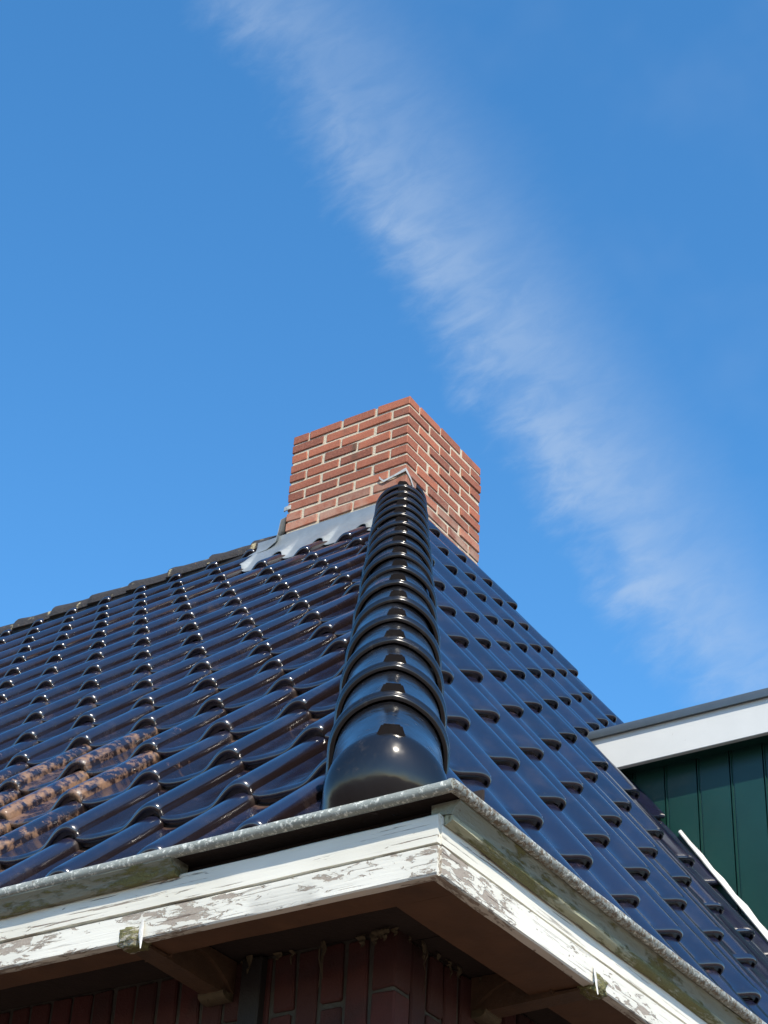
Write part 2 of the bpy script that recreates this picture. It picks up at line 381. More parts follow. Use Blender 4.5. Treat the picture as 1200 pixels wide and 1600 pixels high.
# measured roof frame: crest planes of the tile noses
TL, TR = 0.79908, 0.98509
ZL, ZR = -0.69418, -0.59919
WL, GL, XL, YL = 0.25227, 0.3688, -3.62476, -1.87624
WR, GR, XR, YR = 0.25223, 0.38142, -2.46915, -2.50653
tL, tR = math.tan(TL), math.tan(TR)
HIP0 = V3((-3.7, -2.585511, -4.496811)); HD = V3((0.629811, 0.429377, 0.647281)); HN = V3((-0.430554, -0.500605, 0.751012)); HE = V3((0.6465, -0.751685, -0.130416))
HOFF = -0.07914; S0 = 0.15741; GC = 0.35047
CW, CD = 0.72122, 0.73162      # chimney plan
RIDX = 0.365; RIDY = (ZL+tL*RIDX-ZR)/tR

# ---- roof: underlay + tiles
def zl(x): return ZL+tL*x-0.088/math.cos(TL)
def zr(y): return ZR+tR*y-0.088/math.cos(TR)
xe, ye = -3.60, -2.48
rx = RIDX; rz = zl(rx); ry = (rz-(ZR-0.088/math.cos(TR)))/tR
far = 2*RIDX-xe; back = 9.0
ze = zl(xe); ye2 = (ze-(ZR-0.088/math.cos(TR)))/tR
rv = [(xe, ye2, ze), (xe, back, ze), (rx, ry, rz), (rx, back, rz), (far, ye2, ze), (far, back, ze)]
roof = obj('roof', rv, [[0, 2, 3, 1], [0, 4, 2], [4, 5, 3, 2]], M_DECK, house)
roof.data.materials.append(M_DECK2); roof.data.polygons[2].material_index = 1

HT, TH = 0.044, 0.030
_pts = [(0.0, .011), (.012, .006), (.03, .002), (.06, .0), (.10, .0005), (.125, .003), (.146, .010), (.166, .021), (.186, .0325), (.204, .0405), (.218, .0437), (.228, .044), (.238, .0425), (.2465, .038), (.253, .031), (.257, .024)]
def dense(pts, n=2):
    out = []
    for i in range(len(pts)-1):
        p0 = pts[max(0, i-1)]; p1 = pts[i]; p2 = pts[i+1]; p3 = pts[min(len(pts)-1, i+2)]
        for k in range(n):
            t = k/n
            out.append(tuple(0.5*((2*p1[a])+(-p0[a]+p2[a])*t+(2*p0[a]-5*p1[a]+4*p2[a]-p3[a])*t*t+(-p0[a]+3*p1[a]-3*p2[a]+p3[a])*t**3) for a in (0, 1)))
    out.append(pts[-1]); return out
PROF = dense(_pts, 2)
UC = 0.228
def tile_mesh(name, g, seed):
    rr = random.Random(seed)
    L = g+0.055
    # (v, drop below the surface, inset) down the length and round the nose
    rows = [(L, 0), (g*0.5, 0), (0.022, 0), (0.010, -0.0012), (0.003, -0.005), (0.0, -0.0115), (0.0012, -0.0165), (0.0075, -0.0175), (0.0075, -0.029), (0.05, -0.0295)]
    vs, uv = [], []; P = PROF
    warp = rr.uniform(-0.0015, 0.0015)
    for (v, dr) in rows:
        for i, (u, h) in enumerate(P):
            # offset the drop along the profile normal a little so the roll's nose narrows as it turns under
            a = P[max(0, i-1)]; b = P[min(len(P)-1, i+1)]
            nx, nz = -(b[1]-a[1]), (b[0]-a[0]); l = math.hypot(nx, nz); nx /= l; nz /= l
            n = h + TH*(1-v/g)
            vs.append((u+dr*nx*0.9-UC, v, n+dr*nz+warp*math.sin(u*24)-HT-TH))
            uv.append((u/0.2575, v/L))
        # side lip under the right edge of the roll
        u, h = P[-1]
        vs.append((u-0.0015+(-0.004 if dr < -0.003 else 0)-UC, v, h+TH*(1-v/g)-0.018+dr*0.3-HT-TH)); uv.append((1.0, v/L))
    n = len(P)+1; F = []
    for r in range(len(rows)-1):
        for c in range(n-1): F.append([r*n+c, (r+1)*n+c, (r+1)*n+c+1, r*n+c+1])
    return mesh(name, vs, F, M_TILE, 42, uv)
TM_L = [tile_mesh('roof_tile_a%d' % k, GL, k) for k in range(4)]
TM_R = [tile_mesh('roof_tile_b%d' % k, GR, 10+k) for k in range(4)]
UL_, VL_, NL_ = V3((0, -1, 0)), V3((math.cos(TL), 0, math.sin(TL))), V3((-math.sin(TL), 0, math.cos(TL)))
UR_, VR_, NR_ = V3((1, 0, 0)), V3((0, math.cos(TR), math.sin(TR))), V3((0, -math.sin(TR), math.cos(TR)))
def frame(P, U, Vv, N, rr):
    m = Matrix((U, Vv, N)).transposed().to_4x4()
    m = m @ Matrix.Rotation(rr.gauss(0, 0.004), 4, 'Z') @ Matrix.Rotation(rr.gauss(0, 0.005), 4, 'Y') @ Matrix.Rotation(rr.gauss(0, 0.0025), 4, 'X')
    m.translation = P+N*rr.uniform(-0.0012, 0.0012)+Vv*rr.gauss(0, 0.0025); return m
def lateral(P): return (V3(P)-HIP0).dot(HE)
FHX = RIDX+0.10
def far_hip(P):            # >0 outside the far hip of the hip end
    return (P[0]-FHX-(RIDY-P[1])*tR/tL)
RUST = {(4, 2): 0.78, (3, 1): 0.62, (3, 2): 0.72, (4, 1): 0.7, (5, 2): 0.7, (5, 3): 0.72, (4, 3): 0.66, (3, 3): 0.4, (6, 3): 0.5, (2, 2): 0.35, (7, 4): 0.4, (1, 2): 0.3}
spec = []
rr = random.Random(11)
for i in range(-3, 26):
    for j in range(0, 17):
        P = V3((XL+j*GL*math.cos(TL), YL+i*WL, 0)); P.z = ZL+tL*P.x
        if P.x > RIDX-0.12: continue
        if lateral(P+VL_*GL) > 0.10 and lateral(P) > 0.30: continue
        C0 = P+VL_*GL*0.5
        mid = lateral(C0)
        if mid > 0.34: continue
        if -0.14 < C0.x+0.12 and C0.x > -0.02 and P.y < CD+0.10: continue     # chimney stands here
        spec.append(('L', i, j, P))
for i in range(-6, 17):
    for j in range(0, 15):
        P = V3((XR+i*WR, YR+j*GR*math.cos(TR), 0)); P.z = ZR+tR*P.y
        C0 = P+VR_*GR*0.5
        if lateral(C0) < -0.42 or P.z > -0.36: continue
        if far_hip(C0) > 0.14: continue
        if C0.y > -0.04 and -0.2 < C0.x < CW+0.12: continue
        if P.x > -0.02 and P.z < -2.75: continue                              # behind the dormer
        spec.append(('R', i, j, P))
made = []
def clip_mesh(me, mw, planes):
    bm = bmesh.new(); bm.from_mesh(me); inv = mw.inverted(); cut = False
    for (co, no) in planes:               # removes the side no points to
        lc = inv @ co; ln = (inv.to_3x3() @ no).normalized()
        ds = [(v.co-lc).dot(ln) for v in bm.verts]
        if not ds: break
        if max(ds) <= 0: continue
        cut = True
        bmesh.ops.bisect_plane(bm, geom=bm.verts[:]+bm.edges[:]+bm.faces[:], plane_co=lc, plane_no=ln, clear_outer=True)
    n = len(bm.faces)
    if not cut: bm.free(); return me
    if n:
        xs = [v.co.x for v in bm.verts]; ys = [v.co.y for v in bm.verts]
        if min(max(xs)-min(xs), max(ys)-min(ys)) < 0.10: n = 0
    if n == 0: bm.free(); return None
    nm = bpy.data.meshes.new(me.name+'_cut'); bm.to_mesh(nm); bm.free()
    for mm in me.materials: nm.materials.append(mm)
    return nm
DORX = -0.215
FHN = V3((1, tR/tL, 0)).normalized()
for (sd, i, j, P) in spec:
    if sd == 'L':
        base = TM_L[(i*7+j*3) % 4]; mw = frame(P, UL_, VL_, NL_, rr)
        planes = [(HIP0+HE*-0.045, HE), (V3((RIDX-0.02, 0, 0)), V3((1, 0, 0)))]
        if P.y < CD+0.14 and P.x > -0.45: planes.append((V3((-0.004, 0, 0)), V3((1, 0, 0)))) if P.y-0.06 < CD+0.02 else None
    else:
        base = TM_R[(i*7+j*3) % 4]; mw = frame(P, UR_, VR_, NR_, rr)
        planes = [(HIP0+HE*-0.055, -HE), (V3((FHX, RIDY, 0)), FHN)]
        if P.y > -0.45: planes.append((V3((0, -0.004, 0)), V3((0, 1, 0))))
        if P.x > DORX-0.3 and P.z < -2.62: planes.append((V3((DORX-0.004, 0, 0)), V3((1, 0, 0))))
    me = clip_mesh(base, mw, planes)
    if me is None: continue
    x, y, z = proj(P+(VL_ if sd == 'L' else VR_)*0.18)
    inframe = -60 < x < 1270 and 700 < y < 1680
    made.append((0 if inframe else 1, z, sd, i, j, me, mw))
made.sort(key=lambda q: (q[0], q[1]))
rest = bmesh.new()
for k, (o_, z, sd, i, j, me, mw) in enumerate(made):
    if k < 300:
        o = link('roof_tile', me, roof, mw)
        o['rust'] = float(RUST.get((i, j), 0.0) if sd == 'L' else 0.0)
    else:
        t = me.copy(); t.transform(mw); rest.from_mesh(t); bpy.data.meshes.remove(t)
rm = bpy.data.meshes.new('roof_tiles'); rest.to_mesh(rm); rest.free(); rm.materials.append(M_TILE)
ro = link('roof_tiles', rm, roof); ro['kind'] = 'stuff'
print('tiles', len(made))

# ---- hip caps
CA = 0.165
CU, CN_, CE = HD, HN*math.cos(CA)-HE*math.sin(CA), HE*math.cos(CA)+HN*math.sin(CA)
def cap_profile(r, n=28, skirt_l=0.075, skirt_r=0.03):
    """points (e, n) from the left foot over a slightly peaked top to the right foot"""
    out = [(-r*1.0, -skirt_l), (-r*1.0, -skirt_l*0.5)]
    for k in range(n+1):
        a = math.pi*k/n; off = 0.010
        s = 1 if k <= n/2 else -1
        e = -math.cos(a)*r; h = math.sin(a)*r
        h += 0.0055*(1-min(1, abs(e)/(r*0.55)))          # faint crease along the crown
        out.append((e, h))
    out += [(r, -skirt_r*0.5), (r, -skirt_r)]
    return out
def loft(name, sections, parent, mw, close_front=False, mesh_only=False, extra=None, inner=0.0):
    vs, F = [], []; n = len(sections[0][1])
    for (s, pr) in sections:
        for (e, h) in pr: vs.append((e, s, h))
    for r_ in range(len(sections)-1):
        for c in range(n-1): F.append([r_*n+c, r_*n+c+1, (r_+1)*n+c+1, (r_+1)*n+c])
    if extra:
        ev, ef = extra; o = len(vs); vs += ev; F += [[o+q for q in f] for f in ef]
    return mesh(name, vs, F, M_CAP, 38)
def knob(s0, s1, r, hgt=0.027, wb=0.034, wt=0.019):
    vs = [(-wb, s0-0.004, r-0.012), (wb, s0-0.004, r-0.012), (wb, s1+0.006, r-0.022), (-wb, s1+0.006, r-0.022),
          (-wt, s0+0.004, r+hgt*0.9), (wt, s0+0.004, r+hgt*0.9), (wt*0.92, s1-0.012, r+hgt*0.7), (-wt*0.92, s1-0.012, r+hgt*0.7)]
    F = [[4, 5, 6, 7], [0, 1, 5, 4], [1, 2, 6, 5], [2, 3, 7, 6], [3, 0, 4, 7]]
    bm = bmesh.new(); bv = [bm.verts.new(v) for v in vs]
    for f in F: bm.faces.new([bv[q] for q in f])
    bmesh.ops.bevel(bm, geom=[e for e in bm.edges if not e.is_boundary], offset=0.0035, segments=2, affect='EDGES')
    out = ([tuple(v.co) for v in bm.verts], [[v.index for v in f.verts] for f in bm.faces]) if not bm.verts.index_update() else None
    bm.free(); return out
RIMS = [(0.030, .109), (0.004, .111), (0.0, .1132), (0.0005, .1195), (.003, .1225), (.008, .1238), (.0125, .1225), (.0145, .1200), (.017, .1225), (.024, .1268), (.034, .1275), (.042, .1245), (.048, .1180), (.052, .1145), (.20, .1125), (.40, .1095)]
cap_me = loft('hip_cap', [(s, cap_profile(r)) for s, r in RIMS], None, None, extra=knob(0.024, 0.068, 0.1225))
AXN = -0.050
def hipframe(s, rr):
    m = Matrix((CE, CU, CN_)).transposed().to_4x4()
    m = m @ Matrix.Rotation(rr.gauss(0, 0.006), 4, 'Z') @ Matrix.Rotation(rr.gauss(0, 0.012), 4, 'Y') @ Matrix.Rotation(-0.006, 4, 'X')
    m.translation = HIP0+HD*s+HE*(HOFF+0.0223+rr.gauss(0, 0.0012))+HN*AXN; return m
fix_normals(cap_me); cap_me.polygons.foreach_set('use_smooth', [True]*len(cap_me.polygons)); cap_me.set_sharp_from_angle(angle=math.radians(38))
for k in range(1, 18):
    link('hip_cap', cap_me, roof, hipframe(S0+GC*k-0.045, rr))
# starter cap with a closed, domed front
secs = [(0.40, cap_profile(.1095, skirt_l=.05)), (0.06, cap_profile(.1125, skirt_l=.05)), (0.024, cap_profile(.1135, skirt_l=.05)), (0.018, cap_profile(.117, skirt_l=.05)), (0.010, cap_profile(.119, skirt_l=.05))]
DOME = [(0.0, 1.0), (-.010, .972), (-.022, .915), (-.035, .835), (-.048, .735), (-.060, .615), (-.070, .480), (-.078, .330), (-.083, .17), (-.085, .02)]
for (sd_, k_) in DOME:
    ce = max(0.02, (1-(sd_/-.0855)**2.4)**0.5)
    secs.append((0.006+sd_, [(e*ce, (h*max(0.3, k_) if h < 0 else h*k_)) for e, h in cap_profile(.119, skirt_l=.045, skirt_r=.04)]))
st_me = loft('starter_cap', secs, None, None, extra=knob(0.000, 0.046, 0.115))
fix_normals(st_me); st_me.polygons.foreach_set('use_smooth', [True]*len(st_me.polygons)); st_me.set_sharp_from_angle(angle=math.radians(38))
link('starter_cap', st_me, roof, hipframe(S0-0.042, random.Random(3)))

# ---- ridge tiles along the left ridge
rr2 = random.Random(5)
for k in range(16):
    y0 = 0.86+0.285*k; vs, F = [], []; n = 13
    yy = [y0-0.02, y0+0.10, y0+0.22, y0+0.30, y0+0.305]
    rad = [0.098, 0.102, 0.108, 0.116, 0.112]
    for q, (y, r) in enumerate(zip(yy, rad)):
        for a in range(n):
            an = math.pi*a/(n-1); jit = rr2.uniform(-0.003, 0.003)
            vs.append((RIDX-math.cos(an)*(r+jit), y, ZL+tL*RIDX-0.125+math.sin(an)*(r+jit)))
        for a in range(n):
            an = math.pi*a/(n-1); vs.append((RIDX-math.cos(an)*(r-0.022), y, ZL+tL*RIDX-0.125+math.sin(an)*(r-0.022)-0.004))
    m2 = 2*n
    for q in range(len(yy)-1):
        for a in range(n-1): F.append([q*m2+a, q*m2+a+1, (q+1)*m2+a+1, (q+1)*m2+a])
        F.append([q*m2, (q+1)*m2, (q+1)*m2+n, q*m2+n])
    e = (len(yy)-1)*m2
    for a in range(n-1): F.append([e+a, e+a+1, e+n+a+1, e+n+a])
    obj('ridge_tile', vs, F, M_RIDGE, roof, 40)
# mortar bedding under the ridge tiles
wavy_board('ridge_bedding', [(RIDX-0.10, ZL+tL*RIDX-0.16), (RIDX-0.095, ZL+tL*RIDX-0.125), (RIDX+0.095, ZL+tL*RIDX-0.125), (RIDX+0.10, ZL+tL*RIDX-0.16)], CD+0.02, 5.2, 'y', M_DARK, roof, 0.06, 0.006, 4)

# ---- chimney
core = 0.0055
chv, chf = cbox(core, CW-core, core, CD-core, -1.3, -0.008, 0.004)
chim = obj('chimney', chv, chf, M_MORT, house)
HC = 0.0625
rb = random.Random(21)
def brick_mesh(name, l, w, h, seed, m):
    r = random.Random(seed); v, f = cbox(-l/2, l/2, -w/2, w/2, -h/2, h/2, 0.0035, 0.0022, r)
    return mesh(name, v, f, m)
SL = 3.5; LX, LY = CW/SL, CD/SL; J = 0.0128
BX = [brick_mesh('chimney_brick_x%d' % k, LX-J, 0.098, HC-J, 40+k, M_BRICK) for k in range(4)]
BY = [brick_mesh('chimney_brick_y%d' % k, 0.098, LY-J, HC-J, 60+k, M_BRICK) for k in range(4)]
def put_brick(me, x, y, z, parent):
    m = Matrix.Translation((x+rb.gauss(0, .0012), y+rb.gauss(0, .0012), z+rb.gauss(0, .0011))) @ Matrix.Rotation(rb.gauss(0, .009), 4, 'Z') @ Matrix.Rotation(rb.gauss(0, .006), 4, 'X') @ Matrix.Rotation(rb.gauss(0, .006), 4, 'Y')
    return link('brick', me, parent, m)
for c in range(13):
    z = -(c+0.5)*HC
    odd = c % 2 == 0
    e0, e1 = [-J/2, 0, 0], [0, 0, J/2]
    for k in range(3):
        p, q = (k+0.5), (k+1.0)
        put_brick(rb.choice(BY), 0.049, p*LY+e0[k] if odd else q*LY+e1[k], z, chim)      # left face: starts at the near corner
        put_brick(rb.choice(BX), q*LX+e1[k] if odd else p*LX+e0[k], 0.049, z, chim)
        put_brick(rb.choice(BY), CW-0.049, q*LY+e1[k] if odd else p*LY+e0[k], z, chim)
        put_brick(rb.choice(BX), p*LX+e0[k] if odd else q*LX+e1[k], CD-0.049, z, chim)
# lead: apron on the left slope, upstand at the far corner, folds by the hip
def sheet(name, rows, m, parent, th=0.003, smooth=50):
    """grid of points given thickness"""
    nr, nc = len(rows), len(rows[0]); vs = [V3(p) for r in rows for p in r]; F = []
    for r in range(nr-1):
        for c in range(nc-1): F.append([r*nc+c, r*nc+c+1, (r+1)*nc+c+1, (r+1)*nc+c])
    me = mesh(name, vs, F, m); bm = bmesh.new(); bm.from_mesh(me); bmesh.ops.recalc_face_normals(bm, faces=bm.faces)
    bmesh.ops.solidify(bm, geom=bm.faces[:], thickness=th); bm.to_mesh(me); bm.free()
    me.polygons.foreach_set('use_smooth', [True]*len(me.polygons)); me.set_sharp_from_angle(angle=math.radians(smooth))
    return link(name, me, parent)
def prof_h(u):
    u = u % WL
    for a, b in zip(PROF, PROF[1:]):
        if a[0] <= u <= b[0]: return a[1]+(b[1]-a[1])*(u-a[0])/max(1e-6, b[0]-a[0])
    return PROF[0][1]
rows = []
for (x, dz, kp) in ((-0.004, 0.060, 0), (-0.007, 0.030, 0), (-0.020, 0.008, 0.05), (-0.045, 0.000, 0.25), (-0.075, -0.006, 0.6), (-0.105, -0.010, 0.85), (-0.140, -0.010, 0.95)):
    r = []
    for k in range(91):
        y = 0.02+k*(CD+0.16-0.02)/90
        nz = mnoise.noise(V3((y*14, x*30, 2)))*0.005
        x2 = x+(mnoise.noise(V3((y*9, 0.5, 7)))*0.012 if kp > 0.9 else 0)
        r.append((x2+nz*0.3, y, ZL+tL*x2+dz+(nz if dz < 0.02 else 0)+kp*(prof_h(UC-(y-YL))-HT)/math.cos(TL)))
    rows.append(r)
sheet('lead_apron', rows, M_LEAD, chim)
rows = []
for k in range(13):
    y = CD+0.006; x = -0.03+0.03*k; z0 = ZL+tL*max(x, -0.03)
    rows.append([(x, y, z0+0.17), (x, y+0.010, z0+0.10), (x, y+0.022, z0+0.04), (x, y+0.075, z0+0.006), (x, y+0.20, z0-0.002+0.004*math.sin(k))])
sheet('lead_soaker', rows, M_LEAD, chim)
def zig(name, pts, w, m, parent):
    rows = []
    for (p, n) in pts: rows.append([V3(p), V3(p)+V3(n)*w])
    return sheet(name, rows, m, parent, 0.006)
zf = -8.05*HC
zig('lead_fold', [((-0.010, 0.155, zf+0.020), (0, 0.004, 1)), ((-0.012, 0.142, zf+0.002), (0, 0, 1)), ((-0.010, 0.125, zf-0.014), (0, 0, 1)), ((-0.009, 0.06, zf+0.000), (0, 0, 1)), ((-0.010, -0.006, zf+0.010), (0, 0, 1.6)), ((0.03, -0.010, zf-0.02), (0.5, 0, 1)), ((0.065, -0.009, zf-0.058), (0.3, 0, 0.7))], 0.012, M_LEADL, chim)
zig('lead_fold', [((-0.009, CD-0.03, -7.75*HC), (0, 0, 1)), ((-0.010, CD+0.004, -7.80*HC), (0, 0, 1)), ((-0.004, CD+0.016, -7.8*HC), (0, 0, 1))], 0.024, M_LEADL, chim)

# ---- eaves
BXo, BYo = -3.735, -2.6732               # outer line of the zinc bead
FX, FY = -3.695, -2.6212                 # face of the white boards
LEND, REND = 4.2, 3.4
def tube_path(name, pts, r, m, parent, n=14, amp=0.0009):
    vs, F = [], []
    for i, p in enumerate(pts):
        a = V3(pts[max(0, i-1)]); b = V3(pts[min(len(pts)-1, i+1)]); d = (b-a).normalized()
        s = d.cross(V3((0, 0, 1))).normalized(); up = s.cross(d)
        for k in range(n):
            an = 2*math.pi*k/n; rr_ = r+mnoise.noise(V3(p)*9+V3((k*0.9, 0, 0)))*amp
            vs.append(V3(p)+s*math.cos(an)*rr_+up*math.sin(an)*rr_)
    for i in range(len(pts)-1):
        for k in range(n): F.append([i*n+k, i*n+(k+1) % n, (i+1)*n+(k+1) % n, (i+1)*n+k])
    F += [list(range(n))[::-1], list(range((len(pts)-1)*n, len(pts)*n))]
    return obj(name, vs, F, m, parent, 50)
RB = 0.0118; ZB = -4.4945-RB
gut = prism('gutter', [(BXo+RB*1.2, ZB+0.004), (BXo+0.11, ZB+0.002), (BXo+0.12, ZB+0.04), (BXo+0.125, ZB+0.04), (BXo+0.125, ZB-0.006), (BXo+RB*1.2, ZB-0.004)], BYo+RB, LEND, 'y', M_BROWN, house)
prism('gutter_trough', [(BYo+RB*1.2, ZB+0.0045), (BYo+0.11, ZB+0.0025), (BYo+0.12, ZB+0.04), (BYo+0.125, ZB+0.04), (BYo+0.125, ZB-0.0065), (BYo+RB*1.2, ZB-0.0045)], BXo+RB+0.12, REND, 'x', M_BROWN, gut)
def sag(t, k): return mnoise.noise(V3((t*0.9, k, 0)))*0.003
lp = [(BXo+RB+sag(t, 1)*0.5, t, ZB+sag(t, 2)) for t in [BYo+RB*0.6+0.03*k for k in range(int((LEND-BYo)/0.03))]]
lp[0] = (BXo+RB, BYo+RB*0.55, ZB)
tube_path('bead', lp, RB, M_ZINC, gut)
rp = [(t, BYo+RB+sag(t, 5)*0.5, ZB+sag(t, 6)-0.002*math.sin((t-BXo)*3)) for t in [BXo+RB*0.6+0.03*k for k in range(int((REND-BXo)/0.03))]]
rp[0] = (BXo+RB*0.55, BYo+RB, ZB-0.0004)
tube_path('bead', rp, RB*1.02, M_ZINC2, gut)
# recessed brown board behind the missing length of moulding
box('backing_board', FX+0.030, FX+0.05, FY+0.035, LEND, -4.60, ZB-0.008, M_BROWN, house)
box('backing_board', FX+0.052, REND, FY+0.030, FY+0.05, -4.60, ZB-0.0085, M_BROWN, house)
ZT, ZG, ZBt = -4.5390, -4.5985, -4.6580
# white boards (left: long side; right: hip end)
def lend(i, o, z, t): return t+(mnoise.noise(V3((z*90, o*40, 1)))*0.0035 if i == 0 else 0)
wavy_board('fascia_board', [(FX, ZG+0.0035), (FX-0.0005, ZT-0.003), (FX+0.003, ZT), (FX+0.034, ZT+0.004), (FX+0.034, ZG+0.0035)], FY+0.004, LEND, 'y', M_PL_UP, house, 0.04, 0.0012, 1, 30, lend)
wavy_board('fascia_board', [(FX-0.003, ZBt+0.003), (FX-0.004, ZG-0.0055), (FX-0.001, ZG-0.0035), (FX+0.020, ZG-0.003), (FX+0.020, ZBt), (FX, ZBt)], FY+0.001, LEND, 'y', M_PL_LO, house, 0.03, 0.0013, 2, 30, lend)
wavy_board('fascia_board', [(FY, ZG+0.0035), (FY-0.0005, ZT-0.003), (FY+0.003, ZT), (FY+0.032, ZT+0.004), (FY+0.032, ZG+0.0035)], FX+0.0075, REND, 'x', M_PR_UP, house, 0.04, 0.0012, 3, 30, lend)
wavy_board('fascia_board', [(FY-0.003, ZBt+0.003), (FY-0.004, ZG-0.0055), (FY-0.001, ZG-0.0035), (FY+0.020, ZG-0.003), (FY+0.020, ZBt), (FY, ZBt)], FX+0.0055, REND, 'x', M_PR_LO, house, 0.03, 0.0013, 4, 30, lend)
# mouldings under the bead: a surviving length on the left, full length on the right
def mould(o, s): return [(o-s*0.030, ZB-0.012), (o-s*0.031, ZB-0.018), (o-s*0.024, ZB-0.024), (o-s*0.017, ZB-0.031), (o-s*0.015, ZB-0.038), (o-s*0.010, ZB-0.044), (o-s*0.002, ZB-0.0455), (o+s*0.026, ZB-0.0395), (o+s*0.026, ZB-0.012)]
wavy_board('moulding', [(a-0.003, b+0.005) for a, b in mould(FX, 1)], -2.03, LEND, 'y', M_MO_L, house, 0.03, 0.0018, 6, 40)
wavy_board('moulding', [(FY-0.034, ZB-0.010), (FY-0.034, ZB-0.014), (FY-0.024, ZB-0.022), (FY-0.018, ZB-0.030), (FY-0.016, ZB-0.036), (FY+0.026, ZB-0.030), (FY+0.026, ZB-0.010)], FX+0.010, REND, 'x', M_MO_R, house, 0.03, 0.0015, 7, 40)
wavy_board('moulding', [(FY-0.018, ZB-0.037), (FY-0.020, ZB-0.041), (FY-0.018, ZB-0.047), (FY-0.011, ZB-0.052), (FY-0.004, ZB-0.0545), (FY-0.0015, ZB-0.053), (FY-0.0015, ZB-0.037)], FX+0.012, REND, 'x', M_MO_R2, house, 0.022, 0.0026, 8, 40)
# soffit boards and the recess above the brackets
SI = 0.090
wavy_board('soffit_board', [(FX+0.0205, ZBt+0.004), (FX+0.0205, ZBt+0.022), (FX+SI, ZBt+0.022), (FX+SI, ZBt+0.003)], FY+0.022, LEND, 'y', M_SOFF, house, 0.05, 0.0016, 9)
wavy_board('soffit_board', [(FY+0.0205, ZBt+0.0045), (FY+0.0205, ZBt+0.0225), (FY+SI+0.055, ZBt+0.0225), (FY+SI+0.055, ZBt+0.0035)], FX+SI+0.001, REND, 'x', M_SOFF, house, 0.05, 0.0016, 10)
prism('soffit_ceiling', [(FX+SI-0.01, -4.598), (FX+SI-0.01, -4.585), (-3.30, -4.585), (-3.30, -4.598)], FY+SI, LEND, 'y', M_BROWN, house)
prism('soffit_ceiling', [(FY+SI-0.01, -4.5995), (FY+SI-0.01, -4.5862), (-2.25, -4.5862), (-2.25, -4.5995)], FX+0.36, REND, 'x', M_BROWN, house)

# ---- wall with soldier bricks
WX, WY = -3.400, -2.345
wv = []
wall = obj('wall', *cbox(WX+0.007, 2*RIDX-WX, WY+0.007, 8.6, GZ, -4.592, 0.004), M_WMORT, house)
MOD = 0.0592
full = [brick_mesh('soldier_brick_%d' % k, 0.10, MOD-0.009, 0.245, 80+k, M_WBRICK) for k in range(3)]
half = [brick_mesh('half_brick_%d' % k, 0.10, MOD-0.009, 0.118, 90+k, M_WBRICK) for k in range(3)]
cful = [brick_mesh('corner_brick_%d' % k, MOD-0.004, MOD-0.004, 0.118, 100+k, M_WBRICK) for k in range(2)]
def soldier(cx, cy, isfull, rot, ztop=-4.604):
    def one(me, zc):
        m = Matrix.Translation((cx+rb.gauss(0, .0009), cy+rb.gauss(0, .0009), zc)) @ Matrix.Rotation(rot, 4, 'Z') @ Matrix.Rotation(rb.gauss(0, .006), 4, 'X') @ Matrix.Rotation(rb.gauss(0, .005), 4, 'Y')
        link('brick', me, wall, m)
    if isfull: one(rb.choice(full), ztop-0.1225)
    else:
        one(rb.choice(half), ztop-0.059); one(rb.choice(half), ztop-0.059-0.127)
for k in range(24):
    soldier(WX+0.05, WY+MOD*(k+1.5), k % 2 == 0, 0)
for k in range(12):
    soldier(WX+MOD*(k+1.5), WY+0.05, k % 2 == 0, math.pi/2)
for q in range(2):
    link('brick', cful[q], wall, Matrix.Translation((WX+MOD/2-0.001, WY+MOD/2-0.001, -4.604-0.059-0.127*q+0.012)))

